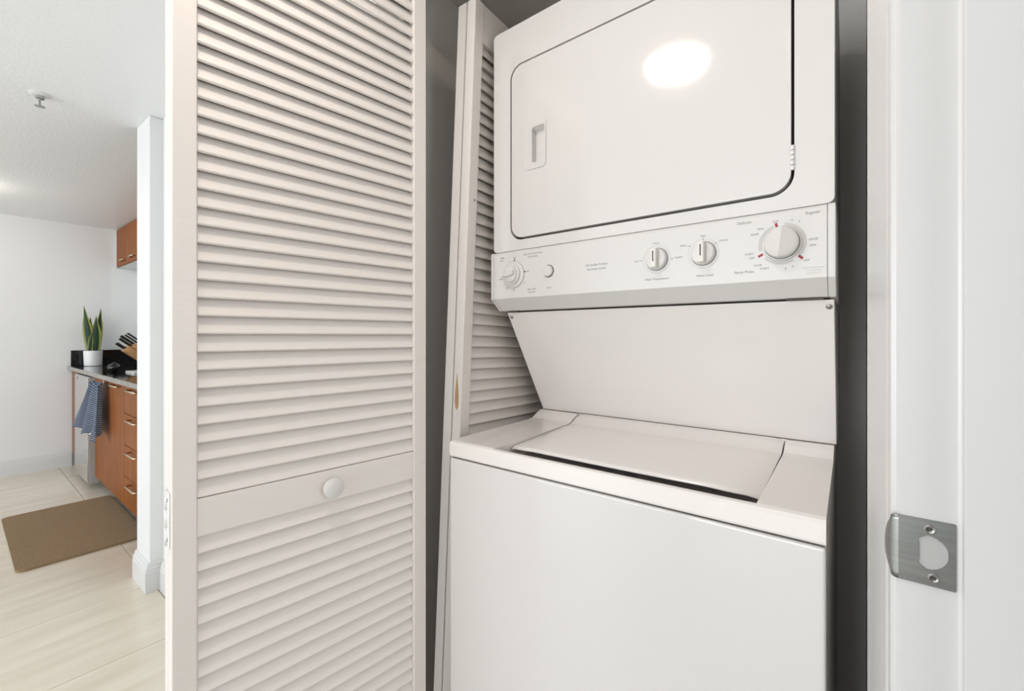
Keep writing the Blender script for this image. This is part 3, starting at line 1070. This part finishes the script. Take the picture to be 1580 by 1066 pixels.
# knife block with knives
kb = thing('knife_block', 'slanted wooden knife block holding black handled knives on the counter', 'knife block', (-5.0, 1.068, 0.906))
ang = R(40)
ca, sa = math.cos(ang), math.sin(ang)
rotm = Matrix(((1, 0, 0, 0), (0, -ca, sa, 0), (0, sa, ca, 0), (0, 0, 0, 1)))   # local y -> slot axis, local z -> block normal
ctr = Matrix.Translation((0, -0.035, 0.118)) @ rotm
for (n0, n1, y1) in ((-0.060, -0.004, 0.110), (0.000, 0.044, 0.092), (0.048, 0.088, 0.066)):
    bm = bmesh.new()
    add_box(bm, -0.055, 0.055, -0.085, y1, n0, n1, 0.004)
    bmesh.ops.transform(bm, matrix=ctr, verts=bm.verts[:])
    obj('block', bm, M['blockwood'], kb)
for (ox, on, y0, ln) in ((-0.03, -0.035, 0.108, 0.070), (0.0, -0.033, 0.108, 0.076), (0.03, -0.030, 0.108, 0.076), (-0.022, 0.010, 0.090, 0.100), (0.022, 0.012, 0.090, 0.104), (-0.022, 0.034, 0.090, 0.108), (0.022, 0.036, 0.090, 0.112), (-0.022, 0.062, 0.064, 0.118), (0.022, 0.078, 0.064, 0.122)):
    bm = bmesh.new()
    add_box(bm, ox - 0.0075, ox + 0.0075, y0, y0 + ln, on - 0.0070, on + 0.0070, 0.003)
    bmesh.ops.transform(bm, matrix=ctr, verts=bm.verts[:])
    obj('knife_handle', bm, M['knife'], kb)

# black bowl and white tray
tag(lathe('sugar_bowl', [(0, 0), (0.022, 0), (0.034, 0.012), (0.038, 0.030), (0.034, 0.048), (0.022, 0.060), (0.010, 0.065), (0.006, 0.072), (0, 0.074)], Matrix.Translation((-4.46, 0.765, 0.9055)), M['glossblack'], n=40), 'small round glossy black bowl on the counter between plant and knives', 'bowl')
bm = bmesh.new()
add_prism(bm, rrect(-4.30, -4.08, 0.80, 0.92, 0.015, 4), 'z', 0.9055, 0.917)
tag(obj('serving_tray', bm, M['pot']), 'flat white tray lying on the counter below the knife block', 'tray')

# towel hanging over the hook
bm = bmesh.new()
uvl = bm.loops.layers.uv.new('UVMap')
nu, nv = 44, 30
T0, T1 = Vector((-4.36, 0.622, 0.850)), Vector((-4.06, 0.640, 0.872))
B0, B1 = Vector((-4.640, 0.590, 0.515)), Vector((-4.030, 0.628, 0.470))
G = []
for i in range(nu + 1):
    u_ = i / nu
    col_ = []
    for j in range(nv + 1):
        v_ = j / nv
        vv = v_ ** 0.85
        top = T0.lerp(T1, u_)
        bot = B0.lerp(B1, u_)
        p = top.lerp(bot, vv)
        amp = 0.012 + 0.026 * v_
        p.y += amp * math.sin(u_ * 17 + 1.2 * v_) + 0.006 * math.sin(u_ * 37 + 3 * v_) - 0.010
        p.z += 0.012 * v_ * math.sin(u_ * 11) - 0.03 * (1 - v_) * (2 * u_ - 1) ** 2
        p.x += 0.01 * math.sin(v_ * 5 + u_ * 6)
        col_.append((bm.verts.new(p), (u_ * 0.8, v_)))
    G.append(col_)
for a, b in zip(G, G[1:]):
    for j in range(nv):
        q = [a[j], b[j], b[j + 1], a[j + 1]]
        f = bm.faces.new([t[0] for t in q])
        for l, t in zip(f.loops, q):
            l[uvl].uv = t[1]
hem = G[17][nv][0].co.copy()
bmesh.ops.solidify(bm, geom=bm.faces[:], thickness=0.006)
tw = tag(obj('kitchen_towel', bm, M['towel'], None, True), 'blue and white checked towel hanging in folds beside the dishwasher', 'towel')
lb = box('care_tag', hem.x - 0.022, hem.x + 0.022, hem.y - 0.006, hem.y - 0.003, hem.z - 0.030, hem.z + 0.012, M['pot'])
lb.parent = tw

# ---------------------------------------------------------------- ceiling fittings
sk = thing('fire_sprinkler', 'white and chrome fire sprinkler head on the ceiling', 'sprinkler', (-2.70, 0.229, CEIL))
lathe('escutcheon', [(0, 0.0), (0.034, 0.0), (0.034, -0.003), (0.028, -0.007), (0.020, -0.009), (0, -0.009)], Matrix.Identity(4), M['trim'], sk, 36)
lathe('nozzle', [(0, -0.008), (0.014, -0.008), (0.014, -0.020), (0.007, -0.022), (0.007, -0.026), (0, -0.026)], Matrix.Identity(4), M['chrome'], sk, 20)
bm = bmesh.new()
for s in (-1, 1):
    add_tube(bm, [(s * 0.011, 0, -0.018), (s * 0.015, 0, -0.030), (s * 0.010, 0, -0.044), (0, 0, -0.050)], 0.0022, 8)
obj('frame_arm', bm, M['chrome'], sk, True)
lathe('bulb', [(0, -0.025), (0.0022, -0.026), (0.0022, -0.045), (0, -0.046)], Matrix.Identity(4), M['gasket'], sk, 10)
bm = bmesh.new()
add_lathe(bm, [(0, -0.050), (0.006, -0.050), (0.006, -0.053), (0, -0.053)], 16)
for k in range(12):
    t = bmesh.new()
    bx2 = bmesh.new()
    add_box(bx2, 0.005, 0.017, -0.0022, 0.0022, -0.0525, -0.0510)
    bmesh.ops.transform(bx2, matrix=Matrix.Rotation(R(30 * k), 4, 'Z'), verts=bx2.verts[:])
    me = bpy.data.meshes.new('tmp')
    bx2.to_mesh(me)
    bx2.free()
    t.free()
    bm.from_mesh(me)
    bpy.data.meshes.remove(me)
obj('deflector', bm, M['chrome'], sk)


def dome(label, x_, y_, r_, m, k=1.0):
    t = thing('ceiling_lamp', label, 'lamp', (x_, y_, CEIL))
    lathe('base', [(0, 0), (r_ * 1.06, 0), (r_ * 1.06, -0.022), (r_ * 0.98, -0.026), (0, -0.026)], Matrix.Identity(4), M['trim'], t, 48)
    lathe('shade', [(r_ * 0.99, -0.025), (r_ * 0.97, -0.025 - 0.008 * k), (r_ * 0.88, -0.025 - 0.019 * k), (r_ * 0.66, -0.025 - 0.029 * k), (r_ * 0.36, -0.025 - 0.035 * k), (0, -0.025 - 0.037 * k)], Matrix.Identity(4), m, t, 48)


dome('round white dome lamp on the hall ceiling, seen mirrored in the dryer door', -0.50, 0.05, 0.106, M['lamp_hall'])
dome('round white dome lamp lighting the kitchen ceiling near the far wall', -4.60, -0.05, 0.13, M['lamp_kitchen'], 2.6)
